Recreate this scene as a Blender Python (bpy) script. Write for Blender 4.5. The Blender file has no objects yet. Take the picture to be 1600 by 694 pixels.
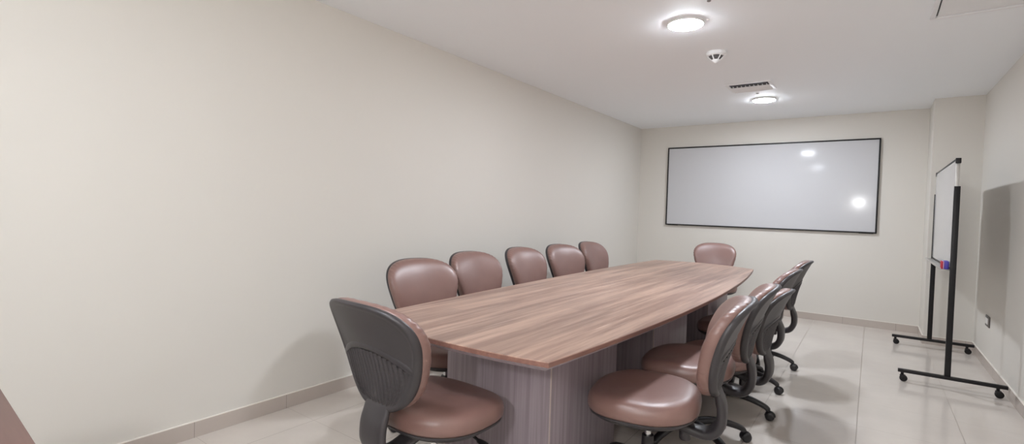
import bpy, bmesh, math, random
from mathutils import Vector, Matrix

# ------------------------------------------------------------------ camera, world, exposure
sc = bpy.context.scene
COL = sc.collection
PI = math.pi
cam_d = bpy.data.cameras.new('camera')
cam_d.sensor_fit = 'HORIZONTAL'; cam_d.sensor_width = 36.0
cam_d.lens = 777.67 / 1600 * 36.0
cam_d.clip_start = 0.02
cam = bpy.data.objects.new('camera', cam_d); COL.objects.link(cam)
YAW, PITCH, ROLL = 0.6263132, -0.0256738, 0.0307470
fw = Vector((-math.sin(YAW) * math.cos(PITCH), math.cos(YAW) * math.cos(PITCH), math.sin(PITCH)))
rt = Vector((math.cos(YAW), math.sin(YAW), 0)); up = rt.cross(fw)
r2 = rt * math.cos(ROLL) + up * math.sin(ROLL); u2 = -rt * math.sin(ROLL) + up * math.cos(ROLL)
M = Matrix((r2, u2, -fw)).transposed().to_4x4()
M.translation = Vector((2.809, 0.0, 1.235))
cam.matrix_world = M
sc.camera = cam

wd = bpy.data.worlds.new('room_dark'); sc.world = wd; wd.use_nodes = True
wd.node_tree.nodes['Background'].inputs[0].default_value = (0.8, 0.85, 0.9, 1)
wd.node_tree.nodes['Background'].inputs[1].default_value = 0.02
sc.view_settings.view_transform = 'Standard'
sc.view_settings.look = 'None'
sc.view_settings.gamma = 1.0
sc.view_settings.use_curve_mapping = False
sc.view_settings.exposure = 0.44
sc.cycles.max_bounces = 14
sc.cycles.diffuse_bounces = 10
LAMP = 215.0          # radiance of the ceiling lamps' lenses
FLASH_GLOBE = 215.0      # radiance of the added globe standing in for the camera flash

# room measures (metres, floor tile = 0.5)
WR, D, H, YB = 3.648, 7.071, 2.475, -.85
CX, CY = 3.271, 6.546         # corner pillar

# ------------------------------------------------------------------ materials
def rgb(r, g, b):
    f = lambda c: c / 12.92 if c <= .04045 else ((c + .055) / 1.055) ** 2.4
    return (f(r / 255), f(g / 255), f(b / 255), 1)

def mat(name, col, rough=.5, metal=0, spec=.5, coat=0):
    m = bpy.data.materials.new(name); m.use_nodes = True
    b = m.node_tree.nodes['Principled BSDF']
    b.inputs['Base Color'].default_value = col
    b.inputs['Roughness'].default_value = rough
    b.inputs['Metallic'].default_value = metal
    b.inputs['Specular IOR Level'].default_value = spec
    b.inputs['Coat Weight'].default_value = coat
    return m

class NT:
    def __init__(s, m): s.t = m.node_tree; s.b = s.t.nodes['Principled BSDF']
    def n(s, kind, **kw):
        nd = s.t.nodes.new(kind)
        for k, v in kw.items():
            if k in nd.bl_rna.properties: setattr(nd, k, v)
            else: nd.inputs[k].default_value = v
        return nd
    def l(s, a, b): s.t.links.new(a, b)
    def math(s, op, a, b=None, c=None):
        nd = s.t.nodes.new('ShaderNodeMath'); nd.operation = op
        for i, v in enumerate((a, b, c)):
            if v is None: continue
            if isinstance(v, (int, float)): nd.inputs[i].default_value = v
            else: s.l(v, nd.inputs[i])
        return nd.outputs[0]
    def mix(s, fac, a, b, blend='MIX'):
        nd = s.t.nodes.new('ShaderNodeMix'); nd.data_type = 'RGBA'; nd.blend_type = blend
        for sock, v in ((nd.inputs[0], fac), (nd.inputs[6], a), (nd.inputs[7], b)):
            if isinstance(v, (int, float, tuple)): sock.default_value = v
            else: s.l(v, sock)
        return nd.outputs[2]
    def ramp(s, fac, stops):
        nd = s.t.nodes.new('ShaderNodeValToRGB'); s.l(fac, nd.inputs[0])
        e = nd.color_ramp.elements
        e[0].position, e[0].color = stops[0]; e[1].position, e[1].color = stops[-1]
        for p, c in stops[1:-1]:
            x = e.new(p); x.color = c
        return nd.outputs[0]

def paint(name, col, var=.02, bump=.04):
    m = mat(name, col, .62, spec=.3); t = NT(m)
    tc = t.n('ShaderNodeTexCoord')
    nz = t.n('ShaderNodeTexNoise', Scale=1.1, Detail=3.0); t.l(tc.outputs['Object'], nz.inputs['Vector'])
    dark = tuple(c * (1 - var * 2) for c in col[:3]) + (1,)
    t.l(t.mix(nz.outputs[0], col, dark), t.b.inputs['Base Color'])
    n2 = t.n('ShaderNodeTexNoise', Scale=260.0, Detail=2.0); t.l(tc.outputs['Object'], n2.inputs['Vector'])
    bp = t.n('ShaderNodeBump', Strength=bump, Distance=.002); t.l(n2.outputs[0], bp.inputs['Height'])
    t.l(bp.outputs[0], t.b.inputs['Normal'])
    return m

M_WALL = paint('cream wall paint', (0.70, 0.672, 0.622, 1))
M_CEIL = paint('white ceiling paint', (0.925, 0.955, 0.985, 1), .01)

def floor_mat():
    m = mat('polished cream porcelain tile', (.6, .55, .49, 1), .12, spec=.5); t = NT(m)
    tc = t.n('ShaderNodeTexCoord'); sx = t.n('ShaderNodeSeparateXYZ'); t.l(tc.outputs['Object'], sx.inputs[0])
    def line(o, off, w):
        f = t.math('FRACT', t.math('MULTIPLY_ADD', o, 2.0, -off * 2.0 + 40.5))
        return t.math('LESS_THAN', t.math('ABSOLUTE', t.math('SUBTRACT', f, .5)), w)
    gx = line(sx.outputs[0], .282, .0042); gy = line(sx.outputs[1], .13, .0026)
    g = t.math('MAXIMUM', gx, gy)
    nz = t.n('ShaderNodeTexNoise', Scale=2.2, Detail=6.0, Roughness=.6); t.l(tc.outputs['Object'], nz.inputs['Vector'])
    base = t.ramp(nz.outputs[0], [(.3, (.57, .52, .475, 1)), (.7, (.63, .58, .53, 1))])
    t.l(t.mix(g, base, (.33, .29, .25, 1)), t.b.inputs['Base Color'])
    t.l(t.math('MULTIPLY_ADD', g, .4, .11), t.b.inputs['Roughness'])
    bp = t.n('ShaderNodeBump', Strength=.25, Distance=.001, invert=True); t.l(g, bp.inputs['Height'])
    t.l(bp.outputs[0], t.b.inputs['Normal'])
    return m
M_FLOOR = floor_mat()

def skirting_mat():
    m = mat('beige porcelain skirting', (.5, .45, .40, 1), .22); t = NT(m)
    tc = t.n('ShaderNodeTexCoord'); sx = t.n('ShaderNodeSeparateXYZ'); t.l(tc.outputs['Object'], sx.inputs[0])
    s = t.math('ADD', sx.outputs[0], sx.outputs[1])
    f = t.math('FRACT', t.math('MULTIPLY_ADD', s, 2.0, -.26 + 40.5))
    g = t.math('LESS_THAN', t.math('ABSOLUTE', t.math('SUBTRACT', f, .5)), .003)
    t.l(t.mix(g, (.50, .44, .395, 1), (.32, .28, .25, 1)), t.b.inputs['Base Color'])
    return m
M_SKIRT = skirting_mat()
M_CAULK = mat('white sealant line', (.78, .74, .68, 1), .5)

def leather_mat():
    m = mat('brown upholstery leather', (.15, .078, .062, 1), .38, spec=.7); t = NT(m)
    tc = t.n('ShaderNodeTexCoord')
    nz = t.n('ShaderNodeTexNoise', Scale=9.0, Detail=4.0); t.l(tc.outputs['Object'], nz.inputs['Vector'])
    t.l(t.mix(nz.outputs[0], (.20, .112, .096, 1), (.245, .139, .118, 1)), t.b.inputs['Base Color'])
    v = t.n('ShaderNodeTexVoronoi', Scale=420.0); t.l(tc.outputs['Object'], v.inputs['Vector'])
    bp = t.n('ShaderNodeBump', Strength=.10, Distance=.001); t.l(v.outputs[0], bp.inputs['Height'])
    t.l(bp.outputs[0], t.b.inputs['Normal'])
    return m
M_LEATHER = leather_mat()

def plastic_mat(name, col, rough):
    m = mat(name, col, rough); t = NT(m)
    tc = t.n('ShaderNodeTexCoord')
    nz = t.n('ShaderNodeTexNoise', Scale=500.0, Detail=1.0); t.l(tc.outputs['Object'], nz.inputs['Vector'])
    bp = t.n('ShaderNodeBump', Strength=.12, Distance=.001); t.l(nz.outputs[0], bp.inputs['Height'])
    t.l(bp.outputs[0], t.b.inputs['Normal'])
    return m
M_PLASTIC = plastic_mat('black textured plastic', (.042, .037, .040, 1), .40)
M_PLASTIC2 = plastic_mat('black smooth plastic', (.018, .016, .018, 1), .33)
M_CHROME = mat('chrome steel', (.7, .7, .7, 1), .2, 1)

def wood_mat(name, axis, light, dark, streak, rough, spec=.5, lines=.5, across=1.0, planks=False):
    """laminate with grain running along the given object axis"""
    m = mat(name, light, rough, spec=spec); t = NT(m)
    tc = t.n('ShaderNodeTexCoord')
    def scaled(along, across_):
        mp = t.n('ShaderNodeMapping'); s = [across_ * across] * 3; s[axis] = along
        mp.inputs['Scale'].default_value = s; t.l(tc.outputs['Object'], mp.inputs['Vector']); return mp.outputs[0]
    n1 = t.n('ShaderNodeTexNoise', Scale=1.0, Detail=5.0, Roughness=.62); t.l(scaled(1.1, 26), n1.inputs['Vector'])
    n2 = t.n('ShaderNodeTexNoise', Scale=1.0, Detail=3.0, Roughness=.5); t.l(scaled(.9, 90), n2.inputs['Vector'])
    n3 = t.n('ShaderNodeTexNoise', Scale=1.0, Detail=2.0); t.l(scaled(1.0, 75), n3.inputs['Vector'])
    c = t.ramp(n1.outputs[0], [(.40, dark), (.5, tuple((a + b) / 2 for a, b in zip(dark, light))), (.60, light)])
    c = t.mix(t.math('MULTIPLY', t.math('SUBTRACT', n2.outputs[0], .35), .9), c, dark)
    l = t.ramp(n3.outputs[0], [(.665, (0, 0, 0, 1)), (.70, (1, 1, 1, 1))])
    c = t.mix(t.math('MULTIPLY', l, lines), c, streak)
    if planks:
        sx = t.n('ShaderNodeSeparateXYZ'); t.l(tc.outputs['Object'], sx.inputs[0])
        cb = t.n('ShaderNodeCombineXYZ'); t.l(sx.outputs[1], cb.inputs[0]); t.l(sx.outputs[0], cb.inputs[1])
        br = t.n('ShaderNodeTexBrick', **{'Scale': 1.0, 'Mortar Size': 0.0, 'Brick Width': 1.15, 'Row Height': .088, 'Bias': 0.0}); br.offset = .37; br.squash = 1.0
        br.inputs['Color1'].default_value = (.88, .87, .87, 1); br.inputs['Color2'].default_value = (1.06, 1.05, 1.04, 1)
        t.l(cb.outputs[0], br.inputs['Vector'])
        c = t.mix(1.0, c, br.outputs[0], 'MULTIPLY')
    t.l(c, t.b.inputs['Base Color'])
    return m
M_TOP = wood_mat('walnut laminate, grain along table', 1, (.47, .318, .248, 1), (.265, .163, .127, 1), (.78, .62, .52, 1), .30, spec=.38, lines=.5, planks=True)
M_EDGE = wood_mat('walnut edge band', 1, (.26, .135, .105, 1), (.19, .095, .075, 1), (.4, .25, .2, 1), .4, lines=.2)
M_BASE = wood_mat('grey brown wood laminate, upright grain', 2, (.37, .315, .35, 1), (.27, .225, .25, 1), (.42, .37, .39, 1), .42, lines=.2, across=2.2)
M_STRIP = mat('pale edge strip', (.5, .42, .39, 1), .4)
M_WHITE = mat('glossy white marker board', (.56, .56, .575, 1), .085, spec=.2)
M_BLACK = mat('black powder coated steel', (.007, .006, .007, 1), .42, spec=.35)
M_SILVER = mat('satin aluminium', (.55, .54, .52, 1), .35, .8)
M_TRIM = mat('white lamp trim', (.82, .82, .82, 1), .35)
M_GRILLE = mat('white grille enamel', (.86, .865, .88, 1), .45)
M_DUCT = mat('dark duct inside', (.05, .05, .06, 1), .7)
M_PLUG = mat('grey plastic plug', (.22, .21, .21, 1), .6)
M_RED = mat('red felt', (.5, .03, .05, 1), .8)
M_PINK = mat('pink felt backing', (.62, .35, .55, 1), .7)
M_BLUE = mat('blue plastic', (.08, .06, .42, 1), .4)
M_PLATE = mat('dark bronze outlet plate', (.10, .085, .075, 1), .4)
M_INSERT = mat('white outlet insert', (.75, .73, .70, 1), .4)
M_CAB = wood_mat('reddish brown cabinet laminate', 0, (.135, .077, .064, 1), (.115, .066, .055, 1), (.2, .13, .11, 1), .5, lines=.15)

def emit(name, col, s):
    m = bpy.data.materials.new(name); m.use_nodes = True; nt = m.node_tree
    nt.nodes.clear()
    e = nt.nodes.new('ShaderNodeEmission'); e.inputs[0].default_value = col; e.inputs[1].default_value = s
    o = nt.nodes.new('ShaderNodeOutputMaterial'); nt.links.new(e.outputs[0], o.inputs[0]); return m
M_LENS = emit('lit lamp lens', (.93, .983, 1.065, 1), LAMP)
M_LENS_DIM = emit('lit lamp lens, dimmer', (.93, .983, 1.065, 1), LAMP * .68)
M_LENS2 = emit('lit flash stand-in globe', (.97, .98, 1, 1), FLASH_GLOBE)

# ------------------------------------------------------------------ mesh helpers
def obj(name, bm, m, parent=None, smooth=True, angle=40):
    bmesh.ops.recalc_face_normals(bm, faces=bm.faces[:])
    me = bpy.data.meshes.new(name); bm.to_mesh(me); bm.free()
    me.materials.append(m) if not isinstance(m, (list, tuple)) else [me.materials.append(x) for x in m]
    if smooth:
        for p in me.polygons: p.use_smooth = True
        try: me.set_sharp_from_angle(angle=math.radians(angle))
        except Exception: pass
    o = bpy.data.objects.new(name, me); COL.objects.link(o)
    if parent: o.parent = parent
    return o

def tag(o, label=None, cat=None, group=None, kind=None):
    if label: o['label'] = label
    if cat: o['category'] = cat
    if group: o['group'] = group
    if kind: o['kind'] = kind
    return o

def empty(name, loc, rz=0):
    o = bpy.data.objects.new(name, None); COL.objects.link(o)
    o.location = loc; o.rotation_euler = (0, 0, rz); o.empty_display_size = .1
    return o

def copy_tree(o, parent=None):
    c = o.copy(); COL.objects.link(c)
    if parent: c.parent = parent
    for ch in list(o.children): copy_tree(ch, c)
    return c

def add_box(bm, a, b, bev=0, mi=0):
    x0, y0, z0 = a; x1, y1, z1 = b
    v = [bm.verts.new(p) for p in ((x0, y0, z0), (x1, y0, z0), (x1, y1, z0), (x0, y1, z0),
                                   (x0, y0, z1), (x1, y0, z1), (x1, y1, z1), (x0, y1, z1))]
    fs = [bm.faces.new([v[i] for i in q]) for q in ((0, 3, 2, 1), (4, 5, 6, 7), (0, 1, 5, 4), (1, 2, 6, 5), (2, 3, 7, 6), (3, 0, 4, 7))]
    for f in fs: f.material_index = mi
    if bev:
        es = list({e for f in fs for e in f.edges})
        bmesh.ops.bevel(bm, geom=es, offset=bev, segments=2, affect='EDGES', profile=.5)

def loft(bm, rings, cap0=True, cap1=True, closed=True, mi=0):
    vr = [[bm.verts.new(p) for p in r] for r in rings]
    n = len(vr[0])
    for a, b in zip(vr, vr[1:]):
        for i in range(n if closed else n - 1):
            j = (i + 1) % n
            f = bm.faces.new((a[i], a[j], b[j], b[i])); f.material_index = mi
    for flag, r in ((cap0, vr[0]), (cap1, vr[-1])):
        if flag:
            c = bm.verts.new(sum((v.co for v in r), Vector()) / n)
            for i in range(n):
                f = bm.faces.new((r[i], r[(i + 1) % n], c)); f.material_index = mi
    return vr

def circle(r, z, n=24, c=(0, 0)):
    return [Vector((c[0] + r * math.cos(2 * PI * i / n), c[1] + r * math.sin(2 * PI * i / n), z)) for i in range(n)]

def add_lathe(bm, prof, n=24, c=(0, 0), mi=0):
    loft(bm, [circle(r, z, n, c) for r, z in prof], mi=mi)

def sweep(bm, path, size, n=14, power=2.6, mi=0):
    """rounded bar along a path in any plane; size = [(half width across, half thickness)] per point; across = fixed side vector"""
    side = sweep.side
    rings = []
    for i, p in enumerate(path):
        p = Vector(p)
        a = Vector(path[max(i - 1, 0)]); b = Vector(path[min(i + 1, len(path) - 1)])
        t = (b - a).normalized(); nrm = t.cross(side).normalized(); w, h = size[i]
        ring = []
        for k in range(n):
            c, s = math.cos(2 * PI * k / n), math.sin(2 * PI * k / n)
            cx = math.copysign(abs(c) ** (2 / power), c); sy = math.copysign(abs(s) ** (2 / power), s)
            ring.append(p + side * cx * w + nrm * sy * h)
        rings.append(ring)
    loft(bm, rings, mi=mi)
sweep.side = Vector((1, 0, 0))

def smooth_path(pts, n=24):
    pts = [Vector(p) for p in pts]; out = []
    P = [pts[0]] + pts + [pts[-1]]
    segs = len(pts) - 1
    for k in range(n + 1):
        f = k / n * segs; i = min(int(f), segs - 1); t = f - i
        p0, p1, p2, p3 = P[i:i + 4]
        out.append(.5 * ((2 * p1) + (p2 - p0) * t + (2 * p0 - 5 * p1 + 4 * p2 - p3) * t * t + (3 * p1 - p0 - 3 * p2 + p3) * t ** 3))
    return out

# ------------------------------------------------------------------ the room
def struct(name, a, b, m):
    bm = bmesh.new(); add_box(bm, a, b)
    return tag(obj(name, bm, m, smooth=False), kind='structure')

T = .12
struct('floor', (-T, YB - T, -T), (WR + T, D + T, 0), M_FLOOR)
struct('ceiling', (-T, YB - T, H), (WR + T, D + T, H + T), M_CEIL)
struct('wall_left', (-T, YB - T, 0), (0, D + T, H), M_WALL)
struct('wall_far', (0, D, 0), (WR, D + T, H), M_WALL)
struct('wall_right', (WR, YB - T, 0), (WR + T, D + T, H), M_WALL)
struct('wall_back', (0, YB - T, 0), (WR, YB, H), M_WALL)
struct('wall_pillar', (CX, CY, 0), (WR, D, H), M_WALL)

def skirting(name, a, b, n):
    """a, b: floor points along the wall; n: direction into the room"""
    h, th = .086, .010
    x0, x1 = sorted((a[0], b[0])); y0, y1 = sorted((a[1], b[1]))
    if n[0]: lo, hi = (min(x0, x0 + n[0] * th), y0), (max(x0, x0 + n[0] * th), y1)
    else: lo, hi = (x0, min(y0, y0 + n[1] * th)), (x1, max(y0, y0 + n[1] * th))
    bm = bmesh.new()
    add_box(bm, (*lo, 0), (*hi, h - .004), mi=0)
    add_box(bm, (*lo, h - .004), (*hi, h), mi=1)
    return tag(obj(name, bm, [M_SKIRT, M_CAULK], smooth=False), kind='structure')
skirting('baseboard_left', (0, YB), (0, D), (1, 0))
skirting('baseboard_far', (.01, D), (CX - .01, D), (0, -1))
skirting('baseboard_pillar_side', (CX, CY - .01), (CX, D), (-1, 0))
skirting('baseboard_pillar_front', (CX, CY), (WR - .01, CY), (0, -1))
skirting('baseboard_right', (WR, YB), (WR, CY), (-1, 0))

# ------------------------------------------------------------------ ceiling things
def ceiling_light(x, y, label, lens=None):
    t = tag(empty('ceiling_light', (x, y, H)), label, 'ceiling light', 'round ceiling lights')
    bm = bmesh.new()
    add_lathe(bm, [(.094, 0), (.112, -.0005), (.1135, -.010), (.1125, -.014), (.108, -.016), (.106, -.013)], 48)
    obj('trim_ring', bm, M_TRIM, t)
    bm = bmesh.new()
    add_lathe(bm, [(.107, -.0142), (.1066, -.0172), (.097, -.0207), (.075, -.0235), (.04, -.0245)], 48)
    obj('lens', bm, lens or M_LENS, t)
    return t
ceiling_light(1.78, 3.27, 'lit round white ceiling light nearest the camera, before the smoke detector')
ceiling_light(1.835, 5.80, 'lit round white ceiling light between the slotted air vent and the far wall')
ceiling_light(1.70, 0.20, 'round ceiling light overhead at the near end of the room, seen mirrored in the whiteboard', M_LENS_DIM)

t = tag(empty('smoke_detector', (1.795, 3.98, H)), 'small white cone-shaped smoke detector with dark slots on the ceiling', 'smoke detector')
bm = bmesh.new(); add_lathe(bm, [(.070, 0), (.072, -.006), (.071, -.022), (.062, -.030)], 36); obj('base_plate', bm, M_TRIM, t)
bm = bmesh.new(); add_lathe(bm, [(.050, -.030), (.046, -.036), (.026, -.058)], 36); obj('sensing_chamber', bm, mat('dark grey mesh', (.09, .085, .085, 1), .6), t)
bm = bmesh.new()
for k in range(6):
    a = 2 * PI * (k + .3) / 6; ca, sa = math.cos(a), math.sin(a)
    sweep.side = Vector((-sa, ca, 0))
    sweep(bm, [(ca * .060, sa * .060, -.028), (ca * .046, sa * .046, -.042), (ca * .027, sa * .027, -.060)], [(.005, .003)] * 3, 8)
add_lathe(bm, [(.030, -.057), (.028, -.064), (.012, -.076), (.004, -.082)], 24)
obj('cage', bm, M_TRIM, t)
sweep.side = Vector((1, 0, 0))

# slotted air vent
t = tag(empty('air_vent', (1.82, 5.17, H)), 'white rectangular ceiling air vent with dark slots beside the far light', 'air vent')
w, d = .195, .17
bm = bmesh.new()
for a, b in (((-w, -d), (w, -d + .028)), ((-w, d - .028), (w, d)), ((-w, -d + .028), (-w + .028, d - .028)), ((w - .028, -d + .028), (w, d - .028))):
    add_box(bm, (a[0], a[1], -.010), (b[0], b[1], 0), .002)
obj('frame', bm, M_GRILLE, t)
bm = bmesh.new(); add_box(bm, (-w + .02, -d + .02, -.002), (w - .02, d - .02, -.0003)); obj('backing', bm, M_DUCT, t, False)
for k in range(5):
    bm = bmesh.new(); y = -d + .164 + k * .033
    a = math.radians(38)
    c, s = math.cos(a), math.sin(a)
    prof = [(-.019, -.001), (.019, -.001), (.019, .001), (-.019, .001)]
    loft(bm, [[Vector((x, y + p * c - q * s, -.014 - (p * s + q * c) * .6)) for p, q in prof] for x in (-w + .027, w - .027)])
    obj('slat', bm, M_GRILLE, t, False)
for k in range(9):
    bm = bmesh.new(); x = -w + .05 + k * (2 * w - .1) / 8
    add_box(bm, (x - .003, -d + .112, -.011), (x + .003, d - .028, -.0025)); obj('vane', bm, M_GRILLE, t, False)

# return-air grille in the ceiling, upper right
t = tag(empty('return_air_grille', (3.335, 3.62, H)), 'large square white return air grille in the ceiling above the right wall', 'ceiling grille')
w, d, fr = .292, .322, .024
bm = bmesh.new()
for a, b in (((-w, -d), (w, -d + fr)), ((-w, d - fr), (w, d)), ((-w, -d + fr), (-w + fr, d - fr)), ((w - fr, -d + fr), (w, d - fr))):
    add_box(bm, (a[0], a[1], -.018), (b[0], b[1], 0), .003)
obj('frame', bm, M_GRILLE, t)
bm = bmesh.new(); add_box(bm, (-w + fr, -d + fr, -.003), (w - fr, d - fr, -.0004)); obj('backing', bm, M_DUCT, t, False)
bm = bmesh.new()
iw, idd = w - fr - .008, d - fr - .008
nb = 36
for k in range(nb):
    y = -idd + (k + .5) * 2 * idd / nb
    add_box(bm, (-iw, y - .0078, -.010), (iw, y + .0078, -.004))
for x in (-iw, -iw / 3, iw / 3, iw - .004): add_box(bm, (x, -idd, -.0095), (x + .004, idd, -.0035))
obj('louvre_panel', bm, M_GRILLE, t, False)

for (x, y, r, label) in ((1.994, 3.00, .0085, 'tiny grey ceiling plug near the upper edge, right of the nearer round light'),
                         (1.915, 3.28, .007, 'tiny white ceiling plug just beside the nearer round light'),
                         (1.822, 5.505, .011, 'tiny grey ceiling plug between the air vent and the far light')):
    bm = bmesh.new(); add_lathe(bm, [(r * 1.3, 0), (r * 1.3, -.003), (r, -.006), (r * .5, -.007)], 16)
    o = obj('ceiling_plug', bm, M_PLUG if r > .008 else M_TRIM); o.location = (x, y, H)
    tag(o, label, 'ceiling plug', 'ceiling plugs')

# added globe and mount standing in for the camera flash (mirrored in the whiteboard)
t = tag(empty('flash_stand_in', (2.53, YB, 1.655)), 'added globe standing in for the camera flash, mirrored at the right of the whiteboard', 'flash stand-in')
def lathe_y(bm, prof, n=32):
    loft(bm, [[Vector((r * math.cos(2 * PI * i / n), y, r * math.sin(2 * PI * i / n))) for i in range(n)] for r, y in prof])
bm = bmesh.new(); lathe_y(bm, [(.060, 0), (.065, .004), (.064, .016), (.030, .024), (.026, .050), (.034, .054), (.034, .066)]); obj('flash_mount', bm, M_TRIM, t)
bm = bmesh.new(); GR = .068
lathe_y(bm, [(GR * math.sin(a), .122 - GR * math.cos(a)) for a in [math.radians(24 + 150 * k / 12) for k in range(13)]]); obj('globe', bm, M_LENS2, t)

# ------------------------------------------------------------------ wall whiteboard
t = tag(empty('wall_whiteboard', (1.6355, D, 1.083)), 'wide glossy whiteboard with thin black frame on the far wall', 'whiteboard')
w, h, fr = 1.2185, 1.092, .016
bm = bmesh.new(); add_box(bm, (-w + .008, -.022, .008), (w - .008, -.004, h - .008)); obj('writing_surface', bm, M_WHITE, t, False)
bm = bmesh.new()
for a, b in (((-w, 0), (w, fr)), ((-w, h - fr), (w, h)), ((-w, fr), (-w + fr, h - fr)), ((w - fr, fr), (w, h - fr))):
    add_box(bm, (a[0], -.030, a[1]), (b[0], 0, b[1]), .002)
obj('frame', bm, M_BLACK, t)
for s in (-1, 1):
    bm = bmesh.new(); x = s * (w - .10)
    add_box(bm, (x - .07, -.020, -.004), (x + .07, 0, .012), .001); obj('mounting_bracket', bm, M_BLACK, t)

# ------------------------------------------------------------------ rolling whiteboard
t = tag(empty('rolling_whiteboard', (3.305, 5.606, 0)), 'rolling whiteboard on black steel stand with casters by the right wall', 'rolling whiteboard')
YH = .70
bm = bmesh.new(); add_box(bm, (-.011, -YH + .016, .895), (.011, YH - .016, 1.70)); obj('writing_surface', bm, M_WHITE, t, False)
for a, b in (((-YH, .885), (YH, .899)), ((-YH, 1.697), (YH, 1.711)),):
    bm = bmesh.new(); add_box(bm, (-.013, a[0], a[1]), (.013, b[0], b[1]), .002); obj('edge_rail', bm, M_BLACK, t)
for s in (-1, 1):
    bm = bmesh.new(); add_box(bm, (-.012, s * (YH - .007) - .007, .90), (.012, s * (YH - .007) + .007, 1.696), .002); obj('side_rail', bm, M_SILVER, t)
    bm = bmesh.new()
    add_box(bm, (-.016, s * YH - .012, 1.675), (.016, s * YH + .012, 1.714), .003); obj('corner_cap', bm, M_BLACK, t)
    ys = s * (YH + .018)
    bm = bmesh.new(); add_box(bm, (-.018, ys - .012, .085), (.018, ys + .012, 1.505), .002); obj('post', bm, M_BLACK, t)
    bm = bmesh.new(); add_box(bm, (-.29, ys - .016, .070), (.325, ys + .016, .094), .002); ft = obj('foot_bar', bm, M_BLACK, t)
    for xx in (-.262, .275):
        bm = bmesh.new()
        add_lathe(bm, [(.010, .068), (.010, .050), (.016, .048), (.016, .042)], 12, (xx, ys))
        for q in (-1, 1): add_box(bm, (xx - .012, ys + q * .014 - .002, .022), (xx + .020, ys + q * .014 + .002, .050), .001)
        cs = obj('caster', bm, M_BLACK, t)
        bm = bmesh.new()
        n = 24; wx = xx + .008
        loft(bm, [[Vector((wx + r * math.cos(2 * PI * i / n), ys + yy, .025 + r * math.sin(2 * PI * i / n))) for i in range(n)]
                  for r, yy in ((.019, -.011), (.025, -.009), (.025, .009), (.019, .011))])
        obj('wheel', bm, M_BLACK, cs)
bm = bmesh.new(); add_box(bm, (-.065, -YH + .03, .876), (-.012, YH - .03, .884), .002); add_box(bm, (-.067, -YH + .03, .876), (-.063, YH - .03, .894), .001)
obj('marker_tray', bm, M_SILVER, t)
t = tag(empty('board_eraser', (3.262, 4.972, .8845)), 'small red and blue board eraser on the tray of the rolling whiteboard', 'eraser')
bm = bmesh.new(); add_box(bm, (-.004, -.05, 0), (.024, .05, .062), .005); obj('handle', bm, M_BLUE, t)
bm = bmesh.new(); add_box(bm, (-.0185, -.048, 0), (-.0105, .048, .058), .003); obj('felt_pad', bm, M_RED, t)
bm = bmesh.new(); add_box(bm, (-.0105, -.049, .001), (-.004, .049, .059), .001); obj('pad_backing', bm, M_PINK, t)

# ------------------------------------------------------------------ wall outlet
t = tag(empty('wall_outlet', (WR, 5.85, .40)), 'small dark outlet plate with white insert low on the right wall', 'outlet')
bm = bmesh.new(); add_box(bm, (-.008, -.085, -.046), (0, .085, .046), .003); obj('cover_plate', bm, M_PLATE, t)
bm = bmesh.new(); add_box(bm, (-.011, -.040, -.026), (-.0075, .066, .026), .002); obj('socket_insert', bm, M_INSERT, t)

# ------------------------------------------------------------------ cabinet top at lower left
t = tag(empty('low_cabinet', (1.375, -.04, 0), -.035), 'reddish brown wooden cabinet corner at the lower left edge of the photo', 'cabinet')
bm = bmesh.new(); add_box(bm, (-.40, -.25, .715), (.40, .285, .75), .003); obj('cabinet_top', bm, M_CAB, t)
bm = bmesh.new(); add_box(bm, (-.385, -.23, .06), (.385, .255, .715), .002); obj('body', bm, M_CAB, t)
bm = bmesh.new(); add_box(bm, (-.37, -.21, 0), (.37, .225, .06)); obj('plinth', bm, M_BLACK, t, False)
for s in (-1, 1):
    bm = bmesh.new(); add_box(bm, (s * .19 - .187, .255, .075), (s * .19 + .187, .273, .705), .002); dr = obj('door', bm, M_CAB, t)
    bm = bmesh.new(); add_box(bm, (s * .05 - .006, .273, .45), (s * .05 + .006, .295, .58), .003); obj('handle', bm, M_SILVER, dr)

# ------------------------------------------------------------------ conference table
TZ = .72
t = tag(empty('conference_table', (1.43, 3.46, 0)), 'long boat-shaped walnut conference table on grey wooden block bases', 'table')
def table_outline(ins=0):
    c = [(1.942, 1.434), (1.885, 5.335), (.865, 5.43), (.915, 1.455)]     # near right, far right, far left, near left
    bow = (.115, .15, .055, .055)
    out = []
    for i in range(4):
        a = Vector(c[i]); b = Vector(c[(i + 1) % 4]); dv = b - a; nv = Vector((dv.y, -dv.x)).normalized()
        n = 40 if i % 2 == 0 else 20
        for k in range(n):
            s = k / n
            out.append(a + dv * s + nv * bow[i] * (1 - (2 * s - 1) ** 2))
    if ins:
        m = len(out); res = []
        for i in range(m):
            d1 = (out[i] - out[i - 1]).normalized(); d2 = (out[(i + 1) % m] - out[i]).normalized()
            n1 = Vector((-d1.y, d1.x)); n2 = Vector((-d2.y, d2.x)); nn = (n1 + n2)
            nn = nn / max(.35, (nn.length_squared / 2)) 
            res.append(out[i] + nn * ins)
        return res
    return out
def rg(ins, z): return [Vector((p.x - 1.43, p.y - 3.46, z)) for p in table_outline(ins)]
bm = bmesh.new()
r = loft(bm, [rg(.001, TZ - .002), rg(.003, TZ)], cap0=False, cap1=False)
bm.faces.new(r[-1])
obj('tabletop', bm, M_TOP, t, angle=30)
bm = bmesh.new(); loft(bm, [rg(.0, TZ - .019), rg(0, TZ - .003), rg(.001, TZ - .002)], cap0=False, cap1=False); obj('edge_band', bm, M_EDGE, t, angle=30)
bm = bmesh.new(); r = loft(bm, [rg(.030, TZ - .040), rg(.003, TZ - .019), rg(0, TZ - .019)], cap0=False, cap1=False); bm.faces.new(r[0])
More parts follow.
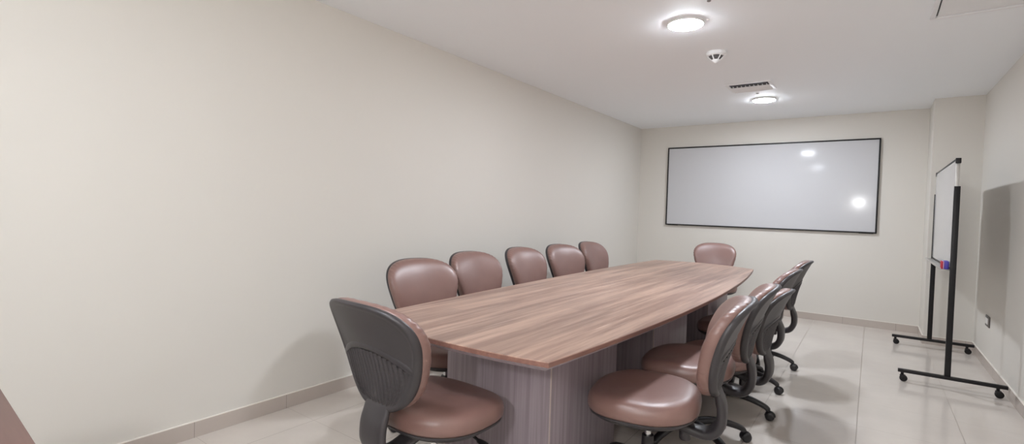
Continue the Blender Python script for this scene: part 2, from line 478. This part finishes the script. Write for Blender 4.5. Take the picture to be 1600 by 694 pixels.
obj('underside', bm, M_BASE, t, angle=30)
bx0, bx1 = 1.14 - 1.43, 1.737 - 1.43
for y0, y1 in ((1.80, 2.47), (3.02, 3.71), (4.28, 4.96)):
    y0 -= 3.46; y1 -= 3.46
    bm = bmesh.new(); add_box(bm, (bx0, y0, 0), (bx1, y1, TZ - .040), .0015); pd = obj('pedestal', bm, M_BASE, t)
    bm = bmesh.new(); add_box(bm, (bx1 - .003, y0 - .0012, .002), (bx1 + .0012, y0 + .0022, TZ - .041)); obj('edge_strip', bm, M_STRIP, pd, False)
for y0, y1 in ((2.47, 3.02), (3.71, 4.28)):
    bm = bmesh.new(); add_box(bm, (-.07, y0 - 3.46, .05), (.07, y1 - 3.46, TZ - .040), .001); obj('linking_panel', bm, M_BASE, t)

# ------------------------------------------------------------------ office chair
HW, BZ, BH, BY, BL, BQ, BC, TA = .244, .487, .410, -.253, -.031, -.100, .040, .69
def surf(u, v, off=0):
    return Vector((u, BY + BL * v + BQ * v * v + BC * (u / .22) ** 2 + off, BZ + BH * v))
NB = 180
PLEAT = [random.Random(7 + k).uniform(.3, 1) * (1, .2, -1, -.2)[k % 4] for k in range(NB)]
def back_outline(inset=0):
    out = []
    for k in range(NB):
        a = 2 * PI * k / NB; c, s = math.cos(a), math.sin(a)
        X = math.copysign(abs(c) ** (2 / 2.8), c); V = math.copysign(abs(s) ** (2 / 2.8), s)
        v = (V + 1) / 2
        w = HW * (TA + (1.13 - TA) * v)
        out.append((X * (w - inset), v - math.copysign(inset / BH, V) * min(1, abs(V) * 3)))
    return out
def bring(inset, off, s=1, pleat=0):
    r = []
    for k, (u, v) in enumerate(back_outline(inset)):
        uu, vv = u * s, .5 + (v - .5) * s
        q = pleat * PLEAT[k]
        uu *= 1 + q * 2.5; r.append(surf(uu, .5 + (vv - .5) * (1 + q * 2.5), off))
    return r

def seat_ring(sw, sl, z, droop=0, yoff=.02):
    r = []
    for k in range(72):
        a = 2 * PI * k / 72; c, s = math.cos(a), math.sin(a)
        X = math.copysign(abs(c) ** (2 / 2.7), c); Y = math.copysign(abs(s) ** (2 / 2.7), s)
        wf = 1 - .10 * max(0, -Y) ** 1.5
        y = Y * sl
        zz = z - droop * max(0, Y - .2) ** 2 + .010 * max(0, -Y - .3) - .006 * (1 - abs(X)) * 0
        r.append(Vector((X * sw * wf, y + yoff, zz)))
    return r

def make_chair():
    root = empty('office_chair', (0, 0, 0))
    SZ = .472; W, L = .259, .237
    # seat cushion
    bm = bmesh.new()
    loft(bm, [seat_ring(W - .012, L - .012, SZ - .082, .018), seat_ring(W - .002, L - .002, SZ - .070, .018), seat_ring(W, L, SZ - .048, .02),
              seat_ring(W - .003, L - .003, SZ - .030, .022), seat_ring(W - .012, L - .012, SZ - .014, .026), seat_ring(W - .028, L - .028, SZ - .004, .03),
              seat_ring(W - .055, L - .055, SZ + .001, .03), seat_ring(W - .10, L - .10, SZ + .002, .03), seat_ring(W - .17, L - .16, SZ + .001, .02)])
    obj('seat', bm, M_LEATHER, root, angle=75)
    bm = bmesh.new()
    loft(bm, [seat_ring(.10, .11, SZ - .125), seat_ring(W - .09, L - .085, SZ - .122, .01), seat_ring(W - .035, L - .035, SZ - .108, .018),
              seat_ring(W - .008, L - .008, SZ - .088, .018), seat_ring(W - .008, L - .008, SZ - .080, .018), seat_ring(W - .03, L - .03, SZ - .079, .018)])
    obj('seat_shell', bm, M_PLASTIC, root, angle=60)
    # backrest cushion
    bm = bmesh.new()
    loft(bm, [bring(.012, -.012), bring(.003, -.009), bring(0, .002, 1, .002), bring(-.001, .014, 1, .0036), bring(.002, .026, 1, .0034), bring(.008, .036, 1, .002), bring(.017, .043),
              bring(.032, .049), bring(.055, .053), bring(.02, .055, .6), bring(.02, .056, .3)], cap0=True)
    obj('backrest', bm, M_LEATHER, root, angle=80)
    # hard shell behind it, with a raised rim
    bm = bmesh.new()
    loft(bm, [bring(.004, -.006), bring(.000, -.013), bring(.000, -.026), bring(.006, -.035), bring(.013, -.0365), bring(.020, -.033), bring(.028, -.031),
              bring(.02, -.032, .6), bring(.02, -.0325, .3)], cap0=False)
    sh = obj('back_shell', bm, M_PLASTIC, root, angle=60)
    top = lambda u: .56 - .16 * (u / .2) ** 2
    # arched band and ribbed panel on the shell
    def halfw(v):
        V = 2 * v - 1; x = (1 - abs(V) ** 2.8) ** (1 / 2.8)
        return x * (HW * (TA + (1.13 - TA) * v) - .030)
    bm = bmesh.new(); rings = []
    N = 41
    for i in range(N):
        u = -.20 + .40 * i / (N - 1)
        vt = top(u)
        rings.append([surf(u, vt - .005, -.030), surf(u, vt + .005, -.0365), surf(u, vt + .045, -.0360), surf(u, vt + .065, -.0305)])
    loft(bm, rings, False, False, closed=False)
    obj('arched_band', bm, M_PLASTIC, sh, angle=50)
    bm = bmesh.new(); NU, NV = 181, 14; grid = []
    for i in range(NU):
        f = -1 + 2 * i / (NU - 1); col = []
        for j in range(NV):
            g = j / (NV - 1)
            v = .045 + (.555 - .045) * g
            hw_ = halfw(v)
            u = f * hw_
            v2 = min(v, top(u) + .0)
            rib = .5 + .5 * math.cos(u / .0210 * 2 * PI)
            e = min(1, 8 * (1 - abs(f))) * min(1, g * 6)
            col.append(bm.verts.new(surf(u, v2, -.0295 - .0100 * (rib ** .5) * e)))
        grid.append(col)
    for i in range(NU - 1):
        for j in range(NV - 1):
            try: bm.faces.new((grid[i][j], grid[i + 1][j], grid[i + 1][j + 1], grid[i][j + 1]))
            except ValueError: pass
    obj('rib_panel', bm, M_PLASTIC, sh, angle=70)
    # curved bar that carries the back
    path = smooth_path([(0, .04, .352), (0, -.10, .340), (0, -.20, .315), (0, -.262, .322), (0, -.295, .370), (0, -.298, .43), (0, -.286, .48), (0, -.274, .525)], 40)
    bm = bmesh.new()
    n = len(path)
    sz = []
    for i in range(n):
        f = i / (n - 1)
        wv = .038 + .031 * min(1, max(0, (f - .25) / .35)); th = .021 if f < .8 else .021 - .012 * (f - .8) / .2
        sz.append((wv, th))
    sweep.side = Vector((1, 0, 0))
    sweep(bm, path, sz, 20, 3)
    obj('back_support_bar', bm, M_PLASTIC, root, angle=60)
    # mechanism, lever, knob, gas lift
    bm = bmesh.new(); add_box(bm, (-.075, -.10, .325), (.075, .10, .364), .010); mech = obj('tilt_mechanism', bm, M_PLASTIC2, root)
    bm = bmesh.new(); sweep.side = Vector((0, 1, 0))
    sweep(bm, smooth_path([(.06, .05, .338), (.16, .055, .332), (.20, .055, .322), (.245, .055, .316)], 12), [(.006, .005)] * 8 + [(.012, .006), (.015, .006), (.016, .006), (.015, .005), (.010, .004)], 10)
    obj('lever', bm, M_PLASTIC2, mech)
    sweep.side = Vector((1, 0, 0))
    bm = bmesh.new(); add_lathe(bm, [(.020, .325), (.024, .318), (.024, .275), (.020, .268)], 18, (0, -.155)); obj('tension_knob', bm, M_PLASTIC, mech)
    bm = bmesh.new(); add_lathe(bm, [(.014, .326), (.014, .24)], 18); gl = obj('gas_lift', bm, M_CHROME, root)
    bm = bmesh.new(); add_lathe(bm, [(.025, .255), (.026, .25), (.028, .10)], 20); obj('lift_sleeve', bm, M_PLASTIC2, gl)
    bm = bmesh.new(); add_lathe(bm, [(.030, .070), (.046, .075), (.050, .100), (.046, .126), (.032, .134)], 24); obj('base_hub', bm, M_PLASTIC, root)
    leg0 = None
    for k in range(5):
        if leg0 is None:
            bm = bmesh.new(); sweep.side = Vector((0, 1, 0))
            pth = smooth_path([(.030, 0, .104), (.11, 0, .112), (.19, 0, .104), (.255, 0, .086), (.292, 0, .070), (.300, 0, .058)], 22)
            m = len(pth)
            sweep(bm, pth, [(.026 - .009 * i / (m - 1), .019 - .005 * i / (m - 1)) for i in range(m)], 14, 2.4)
            leg = obj('leg', bm, M_PLASTIC2, root, angle=60); leg0 = leg
            bm = bmesh.new(); sweep.side = Vector((1, 0, 0))
            n = 24
            for q in (-1, 1):
                loft(bm, [[Vector((.300 + .012 + r_ * math.cos(2 * PI * i / n), q * yy, .0265 + r_ * math.sin(2 * PI * i / n))) for i in range(n)]
                          for r_, yy in ((.018, .004), (.0265, .006), (.0265, .019), (.021, .024), (.010, .026))])
            add_lathe(bm, [(.008, .034), (.008, .060), (.013, .060), (.013, .066)], 12, (.300, 0))
            # hood
            rings = []
            for i in range(13):
                a = math.radians(-5 + 190 * i / 12)
                rings.append([Vector((.312 + rr * math.cos(a), yy, .0265 + rr * math.sin(a))) for rr, yy in ((.026, -.005), (.0305, -.005), (.0305, .005), (.026, .005))])
            loft(bm, rings)
            obj('caster', bm, M_PLASTIC2, leg, angle=50)
            sweep.side = Vector((1, 0, 0))
        else:
            leg = copy_tree(leg0, root)
        leg.rotation_euler = (0, 0, 2 * PI * k / 5)
    return root

def set_base(root, ang):
    legs = [c for c in root.children if c.name.startswith('leg')]
    for k, l in enumerate(legs): l.rotation_euler = (0, 0, ang + 2 * PI * k / 5)

R = math.radians
CHAIRS = [  # x, y, facing, back lift, base angle (world), label
    (1.39, 1.46, -3, .004, 54, 'brown leather office chair at the near table end, ribbed black back turned to us'),
    (.83, 2.12, -104, .006, 36, 'brown office chair at the near end of the wall-side row, looking largest there'),
    (.75, 2.78, -96, .013, 40, 'brown office chair second in the wall-side row, partly behind the largest one'),
    (.75, 3.45, -93, .017, 25, 'brown office chair in the middle of the five on the wall side'),
    (.75, 4.06, -101, .017, 5, 'brown office chair second from the far end of the wall-side row'),
    (.74, 4.73, -92, .019, 33, 'brown office chair on the wall side, smallest and closest to the far wall'),
    (1.35, 5.99, 192, .004, 15, 'brown office chair at the far table end, below the wall whiteboard'),
    (2.04, 2.14, 101, .004, 0, 'brown office chair on the right side nearest to us, whole seat in view'),
    (2.04, 2.78, 97, -.006, 36, 'brown office chair second on the right side, seat half hidden behind the nearest back'),
    (2.04, 3.37, 89, -.09, 0, 'brown office chair with low-set back, third on the right side of the table'),
    (2.02, 3.96, 90, -.018, -10, 'brown office chair fourth on the right side, rising behind the low-set one'),
    (2.03, 4.60, 91, 0, 0, 'brown office chair last on the right side, only a thin edge and curved bar showing'),
]
proto = make_chair()
for i, (x, y, rz, dz, ba, label) in enumerate(CHAIRS):
    o = proto if i == 0 else copy_tree(proto)
    o.location = (x, y, 0); o.rotation_euler = (0, 0, R(rz))
    set_base(o, R(ba - rz))
    for c in o.children:
        n = c.name.split('.')[0]
        if n in ('backrest', 'back_shell') or (dz < -.05 and n in ('seat', 'seat_shell', 'back_support_bar', 'tilt_mechanism')): c.location = (0, 0, dz)
    tag(o, label, 'office chair', 'brown office chairs round the table')
